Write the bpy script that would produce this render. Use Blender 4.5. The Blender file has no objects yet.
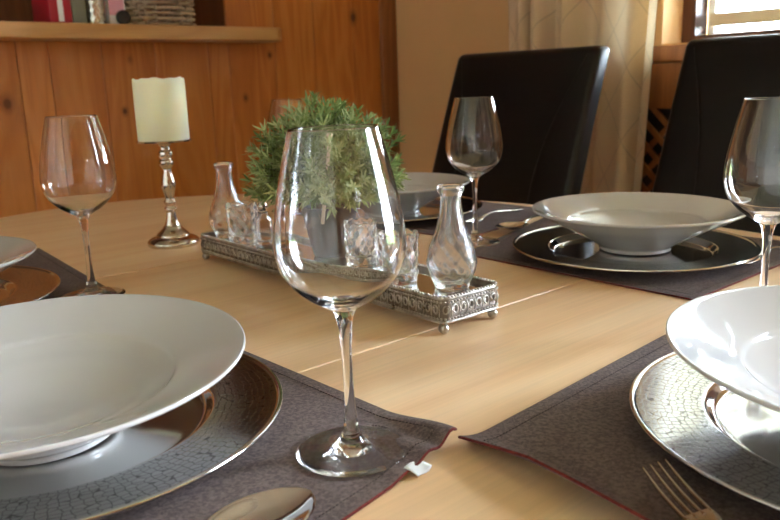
import bpy, bmesh, math, random
from mathutils import Vector, Matrix, noise as mnoise
random.seed(7)
PI = math.pi
sc = bpy.context.scene
COL = sc.collection
TZ = 0.75            # table top
MZ = TZ + 0.0032     # top of a placemat

# ------------------------------------------------------------------ materials
def new_mat(name):
    m = bpy.data.materials.new(name); m.use_nodes = True
    nt = m.node_tree
    return m, nt, nt.nodes['Principled BSDF']

def setp(b, **kw):
    for k, v in kw.items():
        k = k.replace('_', ' ')
        if isinstance(v, tuple) and len(v) == 3: v = (*v, 1)
        b.inputs[k].default_value = v

def node(nt, t, **kw):
    n = nt.nodes.new(t)
    for k, v in kw.items(): setattr(n, k, v)
    return n

def coords(nt, scale=(1, 1, 1), kind='Object', rot=(0, 0, 0), loc=(0, 0, 0)):
    tc = node(nt, 'ShaderNodeTexCoord'); mp = node(nt, 'ShaderNodeMapping')
    mp.inputs['Scale'].default_value = scale; mp.inputs['Rotation'].default_value = rot
    mp.inputs['Location'].default_value = loc
    nt.links.new(tc.outputs[kind], mp.inputs['Vector'])
    return mp.outputs['Vector']

def noise_tex(nt, vec, scale, detail=4, rough=.55, dist=0):
    n = node(nt, 'ShaderNodeTexNoise'); n.inputs['Scale'].default_value = scale
    n.inputs['Detail'].default_value = detail; n.inputs['Roughness'].default_value = rough
    n.inputs['Distortion'].default_value = dist
    if vec is not None: nt.links.new(vec, n.inputs['Vector'])
    return n.outputs['Fac']

def ramp(nt, fac, stops):
    r = node(nt, 'ShaderNodeValToRGB'); e = r.color_ramp.elements
    while len(e) < len(stops): e.new(.5)
    for i, (p, c) in enumerate(stops):
        e[i].position = p; e[i].color = (*c, 1) if len(c) == 3 else c
    nt.links.new(fac, r.inputs['Fac'])
    return r.outputs['Color']

def mix(nt, a, b, fac, mode='MIX'):
    m = node(nt, 'ShaderNodeMix', data_type='RGBA', blend_type=mode)
    for sock, v in ((m.inputs[6], a), (m.inputs[7], b), (m.inputs[0], fac)):
        if isinstance(v, (int, float)): sock.default_value = v
        elif isinstance(v, tuple): sock.default_value = (*v, 1)
        else: nt.links.new(v, sock)
    return m.outputs[2]

def math_node(nt, op, a, b=0.0, c=None):
    m = node(nt, 'ShaderNodeMath', operation=op)
    for i, v in enumerate((a, b) if c is None else (a, b, c)):
        if isinstance(v, (int, float)): m.inputs[i].default_value = v
        else: nt.links.new(v, m.inputs[i])
    return m.outputs[0]

def bump(nt, b, height, strength=.3, dist=.001):
    n = node(nt, 'ShaderNodeBump'); n.inputs['Strength'].default_value = strength
    n.inputs['Distance'].default_value = dist
    nt.links.new(height, n.inputs['Height']); nt.links.new(n.outputs['Normal'], b.inputs['Normal'])

def plain(name, col, rough=.5, metal=0., **kw):
    m, nt, b = new_mat(name)
    setp(b, Base_Color=col, Roughness=rough, Metallic=metal, **kw)
    return m

def wood(name, dark, mid, light, grain='Z', rough=.4, knots=False, coat=0., fine=1., tint_attr=False, ring=7., spec=.5):
    m, nt, b = new_mat(name)
    s = {'X': (.12, 1, 1), 'Y': (1, .12, 1), 'Z': (1, 1, .1)}[grain]
    s2 = {'X': (.02, 1, 1), 'Y': (1, .02, 1), 'Z': (1, 1, .015)}[grain]
    base = coords(nt, s); fvec = coords(nt, s2)
    at = None
    if tint_attr:
        at = node(nt, 'ShaderNodeAttribute', attribute_name='plank')
        off = node(nt, 'ShaderNodeVectorMath', operation='MULTIPLY_ADD')
        nt.links.new(base, off.inputs[0]); off.inputs[1].default_value = (1, 1, 1)
        sc3 = node(nt, 'ShaderNodeVectorMath', operation='SCALE'); sc3.inputs['Scale'].default_value = 9.
        comb = node(nt, 'ShaderNodeCombineXYZ')
        for i in range(3): nt.links.new(at.outputs['Fac'], comb.inputs[i])
        nt.links.new(comb.outputs[0], sc3.inputs[0]); nt.links.new(sc3.outputs[0], off.inputs[2])
        base = off.outputs[0]
    n1 = noise_tex(nt, base, ring, 3, .5, .9)
    rings = math_node(nt, 'FRACT', math_node(nt, 'MULTIPLY', n1, 7.))
    tri = math_node(nt, 'ABSOLUTE', math_node(nt, 'SUBTRACT', math_node(nt, 'MULTIPLY', rings, 2.), 1.))
    broad = noise_tex(nt, base, ring * .6, 2, .5, .3)
    fac = math_node(nt, 'ADD', math_node(nt, 'MULTIPLY', tri, .45), math_node(nt, 'MULTIPLY', broad, .6))
    col = ramp(nt, fac, [(.15, dark), (.5, mid), (.85, light)])
    fn = noise_tex(nt, fvec, 240 * fine, 3, .6)
    col = mix(nt, col, ramp(nt, fn, [(.3, tuple(c * .72 for c in mid)), (.7, tuple(min(1, c * 1.12) for c in mid))]), .28)
    if knots:
        kv = coords(nt, (1, 1, .75)); sp = node(nt, 'ShaderNodeSeparateXYZ'); cbn = node(nt, 'ShaderNodeCombineXYZ')
        nt.links.new(kv, sp.inputs[0]); nt.links.new(sp.outputs[0], cbn.inputs[0]); nt.links.new(sp.outputs[2], cbn.inputs[1])
        for ksc, kr, thr in ((5.3, .085, .60), (9.7, .09, .70)):
            v = node(nt, 'ShaderNodeTexVoronoi', feature='F1', voronoi_dimensions='2D'); v.inputs['Scale'].default_value = ksc
            nt.links.new(cbn.outputs[0], v.inputs['Vector'])
            kf = ramp(nt, v.outputs['Distance'], [(kr * .45, (1, 1, 1)), (kr * .8, (.45, .45, .45)), (kr * 1.7, (0, 0, 0))])
            kf = mix(nt, (0, 0, 0), kf, ramp(nt, v.outputs['Color'], [(thr, (0, 0, 0)), (thr + .05, (1, 1, 1))]))
            col = mix(nt, col, tuple(c * .33 for c in dark), kf)
    if at is not None:
        tv = ramp(nt, at.outputs['Fac'], [(0, (.86, .83, .80)), (1, (1.0, 1.0, 1.0))])
        col = mix(nt, col, tv, 1., 'MULTIPLY')
    nt.links.new(col, b.inputs['Base Color'])
    setp(b, Roughness=rough, Coat_Weight=coat, Coat_Roughness=.2, Specular_IOR_Level=spec)
    bump(nt, b, fn, .06, .0008)
    return m

M = {}
M['pine'] = wood('pine_panelling', (.47, .14, .024), (.62, .225, .044), (.72, .315, .08), 'Z', .42, True, tint_attr=True)
M['pine_shelf'] = wood('pine_shelf_board', (.48, .24, .075), (.60, .33, .115), (.70, .42, .17), 'X', .4)
M['pine_trim'] = wood('dark_pine_trim', (.16, .05, .012), (.25, .085, .022), (.32, .12, .035), 'Z', .4)
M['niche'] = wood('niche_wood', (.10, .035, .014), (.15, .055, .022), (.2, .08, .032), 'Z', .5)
M['table'] = wood('pale_beech_tabletop', (.80, .47, .235), (.88, .59, .335), (.94, .70, .45), 'X', .46, False, 0.2, ring=4., spec=.9)
M['dark_wood'] = wood('window_frame_wood', (.05, .018, .008), (.085, .03, .013), (.12, .045, .02), 'Z', .45)
M['cover_wood'] = wood('radiator_cover_wood', (.16, .055, .014), (.25, .09, .024), (.33, .13, .04), 'Z', .45)
M['floor'] = wood('floor_boards', (.22, .10, .04), (.3, .15, .065), (.38, .2, .09), 'X', .45)

def plaster(name, c):
    m, nt, b = new_mat(name)
    v = coords(nt)
    n = noise_tex(nt, v, 3., 4)
    nt.links.new(ramp(nt, n, [(.3, tuple(x * .93 for x in c)), (.7, c)]), b.inputs['Base Color'])
    setp(b, Roughness=.85)
    bump(nt, b, noise_tex(nt, v, 180, 3), .15, .001)
    return m
M['plaster'] = plaster('ochre_plaster', (.74, .46, .205))
M['ceiling'] = plaster('ceiling_plaster', (.78, .72, .62))

def porcelain():
    m, nt, b = new_mat('white_porcelain')
    setp(b, Base_Color=(.54, .53, .52), Roughness=.07, Specular_IOR_Level=.55, Coat_Weight=.3, Coat_Roughness=.04)
    return m
M['porcelain'] = porcelain()

def glass(name, col=(1, 1, 1), rough=0., ior=1.5):
    m, nt, b = new_mat(name)
    setp(b, Base_Color=col, Roughness=rough, Transmission_Weight=1., IOR=ior)
    return m
M['glass'] = glass('clear_stemware_glass', (.995, .998, .998), 0., 1.45)
M['crystal'] = glass('pressed_crystal_glass', (.995, 1., 1.), .16, 1.45)

def pane():
    m, nt, b = new_mat('window_pane_glass')
    out = nt.nodes['Material Output']
    tr = node(nt, 'ShaderNodeBsdfTransparent'); gl = node(nt, 'ShaderNodeBsdfGlossy'); gl.inputs['Roughness'].default_value = .0
    fr = node(nt, 'ShaderNodeFresnel'); mx = node(nt, 'ShaderNodeMixShader')
    tr.inputs['Color'].default_value = (.97, .98, .97, 1)
    nt.links.new(fr.outputs[0], mx.inputs[0]); nt.links.new(tr.outputs[0], mx.inputs[1]); nt.links.new(gl.outputs[0], mx.inputs[2])
    nt.links.new(mx.outputs[0], out.inputs['Surface'])
    return m
M['pane'] = pane()

def metal(name, col, rough, tarnish=None, nscale=30, bmp=0.):
    m, nt, b = new_mat(name)
    setp(b, Base_Color=col, Roughness=rough, Metallic=1.)
    v = coords(nt)
    n = noise_tex(nt, v, nscale, 4)
    if tarnish:
        nt.links.new(ramp(nt, n, [(.35, tarnish), (.6, col)]), b.inputs['Base Color'])
    nt.links.new(math_node(nt, 'MULTIPLY_ADD', n, rough * .6, rough * .7), b.inputs['Roughness'])
    if bmp: bump(nt, b, n, bmp, .001)
    return m
M['steel'] = metal('polished_steel', (.80, .79, .77), .07)
M['fork_steel'] = metal('satin_steel', (.66, .60, .50), .2)
M['silver'] = metal('antique_silver', (.60, .57, .52), .3, (.36, .33, .28), 90)
M['dull_silver'] = metal('tarnished_silver', (.36, .32, .27), .4, (.2, .17, .14), 90)
M['nickel'] = metal('nickel_candlestick', (.72, .66, .58), .14, (.5, .43, .35), 40)
M['charger_metal'] = metal('polished_charger_metal', (.62, .615, .60), .09, None, 12)
M['mirror'] = plain('mirror_glass', (.88, .9, .89), .02, 1.)

def crackle():
    m, nt, b = new_mat('crackled_silver_rim')
    v = coords(nt, (1, 1, 1))
    # polar coordinates: cells are longer around the rim than across it
    sep = node(nt, 'ShaderNodeSeparateXYZ'); nt.links.new(v, sep.inputs[0])
    ang = math_node(nt, 'ARCTAN2', sep.outputs[1], sep.outputs[0])
    rad = math_node(nt, 'SQRT', math_node(nt, 'ADD', math_node(nt, 'MULTIPLY', sep.outputs[0], sep.outputs[0]),
                                         math_node(nt, 'MULTIPLY', sep.outputs[1], sep.outputs[1])))
    cb = node(nt, 'ShaderNodeCombineXYZ')
    nt.links.new(math_node(nt, 'MULTIPLY', ang, 23.), cb.inputs[0]); nt.links.new(math_node(nt, 'MULTIPLY', rad, 205.), cb.inputs[1])
    vo = node(nt, 'ShaderNodeTexVoronoi', feature='DISTANCE_TO_EDGE'); vo.inputs['Scale'].default_value = 1.
    vo.inputs['Randomness'].default_value = .5
    nt.links.new(cb.outputs[0], vo.inputs['Vector'])
    line = ramp(nt, vo.outputs['Distance'], [(.02, (0, 0, 0)), (.07, (1, 1, 1))])
    vc = node(nt, 'ShaderNodeTexVoronoi', feature='F1'); vc.inputs['Scale'].default_value = 1.; vc.inputs['Randomness'].default_value = .5
    nt.links.new(cb.outputs[0], vc.inputs['Vector'])
    cell = ramp(nt, vc.outputs['Color'], [(0, (.42, .42, .415)), (1, (.50, .50, .49))])
    nt.links.new(mix(nt, (.13, .125, .12), cell, line), b.inputs['Base Color'])
    setp(b, Metallic=1., Roughness=.2)
    nt.links.new(math_node(nt, 'MULTIPLY_ADD', vc.outputs['Distance'], .05, .13), b.inputs['Roughness'])
    hgt = math_node(nt, 'ADD', line, math_node(nt, 'MULTIPLY', noise_tex(nt, v, 30, 2), .7))
    bump(nt, b, hgt, .12, .0003)
    return m
M['crackle'] = crackle()

def fabric(name, c1, c2, scale=900, rough=.85):
    m, nt, b = new_mat(name)
    v = coords(nt)
    w1 = node(nt, 'ShaderNodeTexWave', wave_type='BANDS', bands_direction='X'); w1.inputs['Scale'].default_value = scale / 3.
    w2 = node(nt, 'ShaderNodeTexWave', wave_type='BANDS', bands_direction='Y'); w2.inputs['Scale'].default_value = scale / 3.
    for w in (w1, w2):
        w.inputs['Distortion'].default_value = 2.; w.inputs['Detail'].default_value = 2
        nt.links.new(v, w.inputs['Vector'])
    n = noise_tex(nt, v, 330, 4, .7); big = noise_tex(nt, v, 25, 3)
    f = math_node(nt, 'ADD', math_node(nt, 'MULTIPLY', math_node(nt, 'MULTIPLY', w1.outputs['Fac'], w2.outputs['Fac']), .5), math_node(nt, 'MULTIPLY_ADD', n, 2.0, -.7))
    f = math_node(nt, 'ADD', f, math_node(nt, 'MULTIPLY_ADD', big, .3, -.15))
    nt.links.new(ramp(nt, f, [(.2, c1), (.75, c2)]), b.inputs['Base Color'])
    setp(b, Roughness=rough, Sheen_Weight=.04, Sheen_Roughness=.5, Specular_IOR_Level=.2)
    bump(nt, b, f, .5, .0006)
    return m
M['mat'] = fabric('taupe_placemat_weave', (.085, .060, .056), (.21, .153, .142))
M['hem_thread'] = plain('dark_hem_thread', (.05, .035, .03), .9)
M['red_edge'] = fabric('red_brown_edging', (.10, .012, .01), (.2, .03, .022), 600)
M['tag'] = plain('white_care_tag', (.82, .83, .88), .7)
M['tag_print'] = plain('pale_grey_print', (.45, .47, .55), .7)

def leather():
    m, nt, b = new_mat('dark_brown_leather')
    v = coords(nt)
    vo = node(nt, 'ShaderNodeTexVoronoi', feature='F1'); vo.inputs['Scale'].default_value = 420
    nt.links.new(v, vo.inputs['Vector'])
    n = noise_tex(nt, v, 6, 3)
    nt.links.new(ramp(nt, n, [(.3, (.006, .0045, .004)), (.7, (.010, .007, .006))]), b.inputs['Base Color'])
    setp(b, Roughness=.34, Specular_IOR_Level=.3)
    bump(nt, b, vo.outputs['Distance'], .12, .0006)
    return m
M['leather'] = leather()
M['stitch'] = plain('leather_seam', (.006, .0045, .004), .5)
M['chair_leg'] = wood('dark_chair_wood', (.02, .009, .005), (.03, .014, .008), (.045, .02, .01), 'Z', .35)

def curtain_cloth():
    m, nt, b = new_mat('cream_curtain_cloth')
    tc = node(nt, 'ShaderNodeUVMap')
    sep = node(nt, 'ShaderNodeSeparateXYZ'); nt.links.new(tc.outputs[0], sep.inputs[0])
    lines = None
    for s in (1, -1):
        d = math_node(nt, 'ADD', sep.outputs[0], math_node(nt, 'MULTIPLY', sep.outputs[1], float(s)))
        fr = math_node(nt, 'FRACT', math_node(nt, 'MULTIPLY', d, 5.))
        l = math_node(nt, 'LESS_THAN', fr, .02)
        lines = l if lines is None else math_node(nt, 'MAXIMUM', lines, l)
    n = noise_tex(nt, coords(nt), 260, 3)
    base = ramp(nt, n, [(.3, (.83, .64, .40)), (.7, (.89, .72, .47))])
    nt.links.new(mix(nt, base, (.36, .27, .17), math_node(nt, 'MULTIPLY', lines, .6)), b.inputs['Base Color'])
    setp(b, Roughness=.8, Sheen_Weight=.2)
    out = nt.nodes['Material Output']
    tl = node(nt, 'ShaderNodeBsdfTranslucent'); tl.inputs['Color'].default_value = (.7, .56, .34, 1)
    mx = node(nt, 'ShaderNodeMixShader'); mx.inputs[0].default_value = .25
    nt.links.new(b.outputs[0], mx.inputs[1]); nt.links.new(tl.outputs[0], mx.inputs[2]); nt.links.new(mx.outputs[0], out.inputs['Surface'])
    return m
M['curtain'] = curtain_cloth()

def blind_cloth():
    m, nt, b = new_mat('cream_blind_cloth')
    setp(b, Base_Color=(.80, .74, .60), Roughness=.9)
    out = nt.nodes['Material Output']
    tl = node(nt, 'ShaderNodeBsdfTranslucent'); tl.inputs['Color'].default_value = (.86, .82, .70, 1)
    mx = node(nt, 'ShaderNodeMixShader'); mx.inputs[0].default_value = .12
    nt.links.new(b.outputs[0], mx.inputs[1]); nt.links.new(tl.outputs[0], mx.inputs[2]); nt.links.new(mx.outputs[0], out.inputs['Surface'])
    return m
M['blind'] = blind_cloth()

def wax():
    m, nt, b = new_mat('ivory_wax')
    setp(b, Base_Color=(.82, .80, .58), Roughness=.5, Subsurface_Weight=.6, Subsurface_Scale=.02)
    b.inputs['Subsurface Radius'].default_value = (1., .8, .4)
    return m
M['wax'] = wax()
M['wick'] = plain('black_wick', (.02, .02, .02), .9)

def leaf_mat():
    m, nt, b = new_mat('herb_leaves')
    at = node(nt, 'ShaderNodeAttribute', attribute_name='tone')
    nt.links.new(ramp(nt, at.outputs['Fac'], [(0, (.06, .10, .03)), (.5, (.22, .29, .09)), (1, (.48, .54, .27))]), b.inputs['Base Color'])
    setp(b, Roughness=.5, Specular_IOR_Level=.4)
    out = nt.nodes['Material Output']
    tl = node(nt, 'ShaderNodeBsdfTranslucent'); nt.links.new(ramp(nt, at.outputs['Fac'], [(0, (.08, .15, .03)), (1, (.3, .42, .12))]), tl.inputs['Color'])
    mx = node(nt, 'ShaderNodeMixShader'); mx.inputs[0].default_value = .25
    nt.links.new(b.outputs[0], mx.inputs[1]); nt.links.new(tl.outputs[0], mx.inputs[2]); nt.links.new(mx.outputs[0], out.inputs['Surface'])
    return m
M['leaf'] = leaf_mat()
M['twig'] = plain('green_brown_twig', (.12, .11, .05), .8)
M['pot'] = plain('black_glazed_pot', (.010, .009, .009), .55)
M['soil'] = plain('dark_soil', (.03, .02, .014), .95)
M['stick'] = wood('pale_stick_finish', (.5, .38, .24), (.62, .5, .34), (.72, .6, .44), 'Z', .6)
M['red'] = plain('red_board', (.42, .012, .03), .4)
M['white'] = plain('white_paint', (.82, .82, .80), .4)
M['cream'] = plain('cream_paint', (.72, .64, .46), .5)
M['grey_green'] = plain('grey_green_cover', (.22, .23, .18), .5)
M['tin'] = metal('dimpled_tin', (.68, .70, .66), .25, (.4, .42, .38), 160, .6)
M['pink'] = plain('pink_paper', (.75, .35, .42), .6)
M['black'] = plain('black_rubber_and_shade', (.012, .012, .014), .45)
M['wicker'] = wood('grey_wicker', (.3, .22, .14), (.42, .33, .22), (.52, .43, .31), 'X', .7)
M['grass'] = plain('garden_grass', (.12, .18, .05), .9)

# ------------------------------------------------------------------ geometry helpers
def link(name, verts, faces, mat, parent=None, smooth=True, loc=None):
    me = bpy.data.meshes.new(name)
    me.from_pydata([tuple(v) for v in verts], [], faces)
    me.update()
    me.materials.append(mat)
    if smooth: me.polygons.foreach_set('use_smooth', [True] * len(me.polygons))
    o = bpy.data.objects.new(name, me); COL.objects.link(o)
    if parent: o.parent = parent
    if loc: o.location = loc
    return o

def sharp(o, deg=35):
    bm = bmesh.new(); bm.from_mesh(o.data)
    bmesh.ops.recalc_face_normals(bm, faces=bm.faces)
    for e in bm.edges:
        if len(e.link_faces) == 2 and e.calc_face_angle(0) > math.radians(deg): e.smooth = False
    bm.to_mesh(o.data); bm.free()
    return o

class MB:
    def __init__(s): s.v = []; s.f = []; s.attr = []
    def add(s, v, f, a=0.):
        n = len(s.v); s.v += [tuple(p) for p in v]; s.f += [tuple(i + n for i in q) for q in f]; s.attr += [a] * len(f)
    def box(s, x0, x1, y0, y1, z0, z1, a=0.):
        s.add([(x0, y0, z0), (x1, y0, z0), (x1, y1, z0), (x0, y1, z0), (x0, y0, z1), (x1, y0, z1), (x1, y1, z1), (x0, y1, z1)],
              [(0, 3, 2, 1), (4, 5, 6, 7), (0, 1, 5, 4), (1, 2, 6, 5), (2, 3, 7, 6), (3, 0, 4, 7)], a)
    def tube(s, pts, r, seg=8, closed=False, cap=True, a=0.):
        pts = [Vector(p) for p in pts]; n = len(pts)
        rs = r if isinstance(r, (list, tuple)) else [r] * n
        base = []; up = None
        for i, p in enumerate(pts):
            if closed: t = pts[(i + 1) % n] - pts[i - 1]
            else: t = pts[min(i + 1, n - 1)] - pts[max(i - 1, 0)]
            t.normalize()
            if up is None:
                up = Vector((0, 0, 1)) if abs(t.z) < .9 else Vector((1, 0, 0))
            side = t.cross(up).normalized(); up = side.cross(t).normalized()
            base += [p + (side * math.cos(k * 2 * PI / seg) + up * math.sin(k * 2 * PI / seg)) * rs[i] for k in range(seg)]
        f = []
        for i in range(n if closed else n - 1):
            j = (i + 1) % n
            for k in range(seg):
                l = (k + 1) % seg
                f.append((i * seg + k, i * seg + l, j * seg + l, j * seg + k))
        if cap and not closed:
            f.append(tuple(range(seg - 1, -1, -1))); f.append(tuple((n - 1) * seg + k for k in range(seg)))
        s.add(base, f, a)
    def lathe(s, prof, seg=48, mod=None, a=0., cx=0, cy=0):
        v = []; f = []; idx = []
        for r, z in prof:
            if r < 1e-7:
                idx.append([len(v)]); v.append((cx, cy, z))
            else:
                row = []
                for k in range(seg):
                    t = 2 * PI * k / seg
                    rr, zz = (r, z) if mod is None else mod(r, z, t)
                    row.append(len(v)); v.append((cx + rr * math.cos(t), cy + rr * math.sin(t), zz))
                idx.append(row)
        for A, B in zip(idx, idx[1:]):
            if len(A) == 1 and len(B) == 1: continue
            for k in range(seg):
                l = (k + 1) % seg
                if len(A) == 1: f.append((A[0], B[l], B[k]))
                elif len(B) == 1: f.append((A[k], A[l], B[0]))
                else: f.append((A[k], A[l], B[l], B[k]))
        s.add(v, f, a)
    def ball(s, c, r, seg=8, rings=6, a=0., sz=1.):
        prof = [(r * math.sin(PI * i / rings), c[2] - r * sz * math.cos(PI * i / rings)) for i in range(rings + 1)]
        prof[0] = (0, prof[0][1]); prof[-1] = (0, prof[-1][1])
        s.lathe(prof, seg, None, a, c[0], c[1])
    def build(s, name, mat, parent=None, smooth=True, attr=None, deg=None, loc=None):
        o = link(name, s.v, s.f, mat, parent, smooth, loc)
        if attr:
            at = o.data.attributes.new(attr, 'FLOAT', 'FACE'); at.data.foreach_set('value', s.attr)
        if deg: sharp(o, deg)
        return o

def spline(pts, n=6):
    """Catmull-Rom through 2-D/3-D points."""
    out = []
    P = [Vector(p) for p in pts]
    for i in range(len(P) - 1):
        p0 = P[max(i - 1, 0)]; p1 = P[i]; p2 = P[i + 1]; p3 = P[min(i + 2, len(P) - 1)]
        for k in range(n):
            t = k / n
            out.append(.5 * ((2 * p1) + (p2 - p0) * t + (2 * p0 - 5 * p1 + 4 * p2 - p3) * t * t + (3 * p1 - p0 - 3 * p2 + p3) * t ** 3))
    out.append(P[-1])
    return out

def prof(pts, n=6):
    return [(max(p[0], 0.), p[1]) for p in spline(pts, n)]

def empty(name, loc=(0, 0, 0), rz=0., label=None, cat=None, group=None):
    o = bpy.data.objects.new(name, None); COL.objects.link(o)
    o.location = loc; o.rotation_euler = (0, 0, rz); o.empty_display_size = .05
    return tag(o, label, cat, group)

def tag(o, label=None, cat=None, group=None, kind=None):
    if label: o['label'] = label
    if cat: o['category'] = cat
    if group: o['group'] = group
    if kind: o['kind'] = kind
    return o

def struct(o): o['kind'] = 'structure'; return o

def copy_tree(src, parent=None):
    c = src.copy(); COL.objects.link(c)
    if parent: c.parent = parent
    for ch in [k for k in src.children]: copy_tree(ch, c)
    return c

def rbox(name, size, center, r, mat, parent=None, seg=3, fn=None, cuts=0):
    bm = bmesh.new(); bmesh.ops.create_cube(bm, size=1.)
    for v in bm.verts: v.co = Vector((v.co.x * size[0], v.co.y * size[1], v.co.z * size[2]))
    if r: bmesh.ops.bevel(bm, geom=list(bm.edges), offset=r, segments=seg, profile=.5, affect='EDGES')
    if cuts: bmesh.ops.subdivide_edges(bm, edges=[e for e in bm.edges if e.calc_length() > .05], cuts=cuts, use_grid_fill=True)
    for v in bm.verts:
        v.co += Vector(center)
        if fn: v.co = Vector(fn(v.co.x, v.co.y, v.co.z))
    me = bpy.data.meshes.new(name); bm.to_mesh(me); bm.free()
    me.materials.append(mat); me.polygons.foreach_set('use_smooth', [True] * len(me.polygons))
    o = bpy.data.objects.new(name, me); COL.objects.link(o)
    if parent: o.parent = parent
    return o

# ------------------------------------------------------------------ the room
XW, YW = 1.5, 1.5          # window wall, panelled wall
XL, YN, ZC = -2.3, -2.7, 2.45
b = MB(); b.box(XL - .1, XW + .3, YN - .1, YW + .5, -.1, 0); struct(b.build('floor', M['floor'], smooth=False))
b = MB(); b.box(XL - .1, XW + .3, YN - .1, YW + .5, ZC, ZC + .1); struct(b.build('ceiling', M['ceiling'], smooth=False))

WIN = (-.34, .385, 1.075, 2.2)            # y0 y1 z0 z1 of the window beside the chairs
WIN2 = (-2.6, -1.1, .5, 2.3)
def wall_with_windows(name, x0, x1, ya, yb, wins, mat):
    b = MB(); ys = ya
    for (y0, y1, z0, z1) in sorted(wins):
        b.box(x0, x1, ys, y0, 0, ZC); b.box(x0, x1, y0, y1, 0, z0); b.box(x0, x1, y0, y1, z1, ZC); ys = y1
    b.box(x0, x1, ys, yb, 0, ZC)
    return struct(b.build(name, mat, smooth=False))
wall_with_windows('wall_right', XW, XW + .3, YN, YW + .5, [WIN, WIN2], M['plaster'])
WIN3 = (.28, .42, 1.1, 2.0)
wall_with_windows('wall_left', XL - .3, XL, YN, YW + .5, [WIN3], M['ceiling'])
b = MB(); b.box(XL, XW, YN - .1, YN, 0, ZC); struct(b.build('wall_near', M['pine_trim'], smooth=False))

# panelled pine wall: vertical planks with open V joints, a recess above the shelf
b = MB()
def planks(b, x0, x1, z0, z1, y, seed):
    rnd = random.Random(seed); x = x0
    while x < x1 - .001:
        w = min(rnd.choice((.15, .165, .18)), x1 - x)
        if x1 - x - w < .04: w = x1 - x
        g = .0018; c = .0016; a = rnd.random()
        X0, X1 = x + g * .5, x + w - g * .5
        pts = [(X0, y + .012), (X0, y + c), (X0 + c, y), (X1 - c, y), (X1, y + c), (X1, y + .012)]
        v = [(px, py, z0) for px, py in pts] + [(px, py, z1) for px, py in pts]
        b.add(v, [(i, i + 1, i + 7, i + 6) for i in range(5)] + [tuple(range(6, 12)), tuple(range(5, -1, -1))], a)
        x += w
planks(b, .205 - .16 * 16, .205, 0, 1.14, YW, 3)
planks(b, .205, .775, 0, 1.14, YW, 8)
planks(b, .775, XW, 0, ZC, YW, 5)
b.box(XL, XW, YW + .012, YW + .03, 0, 1.14, .4); b.box(.79, XW, YW + .012, YW + .03, 1.14, ZC, .4)
struct(b.build('wall_back', M['pine'], smooth=False, attr='plank'))
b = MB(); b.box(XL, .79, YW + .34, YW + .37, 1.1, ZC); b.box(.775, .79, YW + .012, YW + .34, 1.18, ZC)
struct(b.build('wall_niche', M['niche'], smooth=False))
rbox('trim_1', (.075, .02, ZC), (XW - .0375, YW - .008, ZC / 2), .004, M['pine_trim'])
struct(bpy.data.objects['trim_1'])

def window(name, W, xo, d):
    y0, y1, z0, z1 = W
    root = empty(name, (xo, (y0 + y1) / 2, z0)); struct(root)
    hy = (y1 - y0) / 2; h = z1 - z0
    def fr(nm, t, w, x, m, inset, zlo=0., wz=None):
        wz = wz or w
        b = MB(); a = hy - inset
        xs = sorted((x, x + t * d))
        b.box(xs[0], xs[1], -a, -a + w, zlo, h - inset); b.box(xs[0], xs[1], a - w, a, zlo, h - inset)
        b.box(xs[0], xs[1], -a + w, a - w, zlo, zlo + wz); b.box(xs[0], xs[1], -a + w, a - w, h - inset - wz, h - inset)
        return b.build(nm, m, root, smooth=False)
    fr('window_frame', .07, .040, -.012 * d, M['dark_wood'], 0, 0, .022)
    s = fr('window_sash', .03, .022, .0585 * d, M['white'], .0405, .0225, .006)
    b = MB(); xs = sorted((.075 * d, .079 * d)); b.box(xs[0], xs[1], -hy + .062, hy - .062, .028, h - .046)
    b.build('window_pane', M['pane'], root, smooth=False)
    b = MB(); xs = sorted((.036 * d, .050 * d)); b.box(xs[0], xs[1], -hy + .058, hy - .058, .046, .082); b.build('window_rail', M['cream'], root, smooth=False)
    return root
w1 = window('window_1', WIN, XW + .12, 1)
b = MB()                                      # a pleated blind drawn down behind the sash
NP = 44; zz0, zz1 = .17, WIN[3] - WIN[2] - .05; hy_ = (WIN[1] - WIN[0]) / 2 - .078
b.add([(.043 + (.006 if i % 2 else -.006), sy * hy_, zz0 + (zz1 - zz0) * i / NP) for i in range(NP + 1) for sy in (-1, 1)],
      [(2 * i, 2 * i + 1, 2 * i + 3, 2 * i + 2) for i in range(NP)])
b.build('pleated_blind', M['blind'], w1, smooth=False)
window('window_2', WIN2, XW + .12, 1); window('window_3', WIN3, XL, -1)
b = MB(); b.box(-30, 30, -30, 30, -.45, -.4); g = struct(b.build('ground_outside', M['grass'], smooth=False))

# shelf board with a rounded end
b = MB(); z0, z1 = 1.138, 1.179; yf = 1.38; xe = .925
out = [(XL, YW + .33), (XL, yf)] + [(xe - .05 + .05 * math.sin(t * PI / 16), yf + .05 - .05 * math.cos(t * PI / 16)) for t in range(9)] + [(xe, YW - .001), (.77, YW - .001), (.77, YW + .33)]
n = len(out)
b.add([(x, y, z0) for x, y in out] + [(x, y, z1) for x, y in out],
      [tuple(range(n - 1, -1, -1)), tuple(range(n, 2 * n))] + [(i, (i + 1) % n, (i + 1) % n + n, i + n) for i in range(n)])
o = b.build('wall_shelf', M['pine_shelf'], smooth=False)
md = o.modifiers.new('edge', 'BEVEL'); md.width = .004; md.segments = 2; md.limit_method = 'ANGLE'
tag(o, 'pale pine shelf board with rounded end on the panelled wall', 'shelf')

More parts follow.
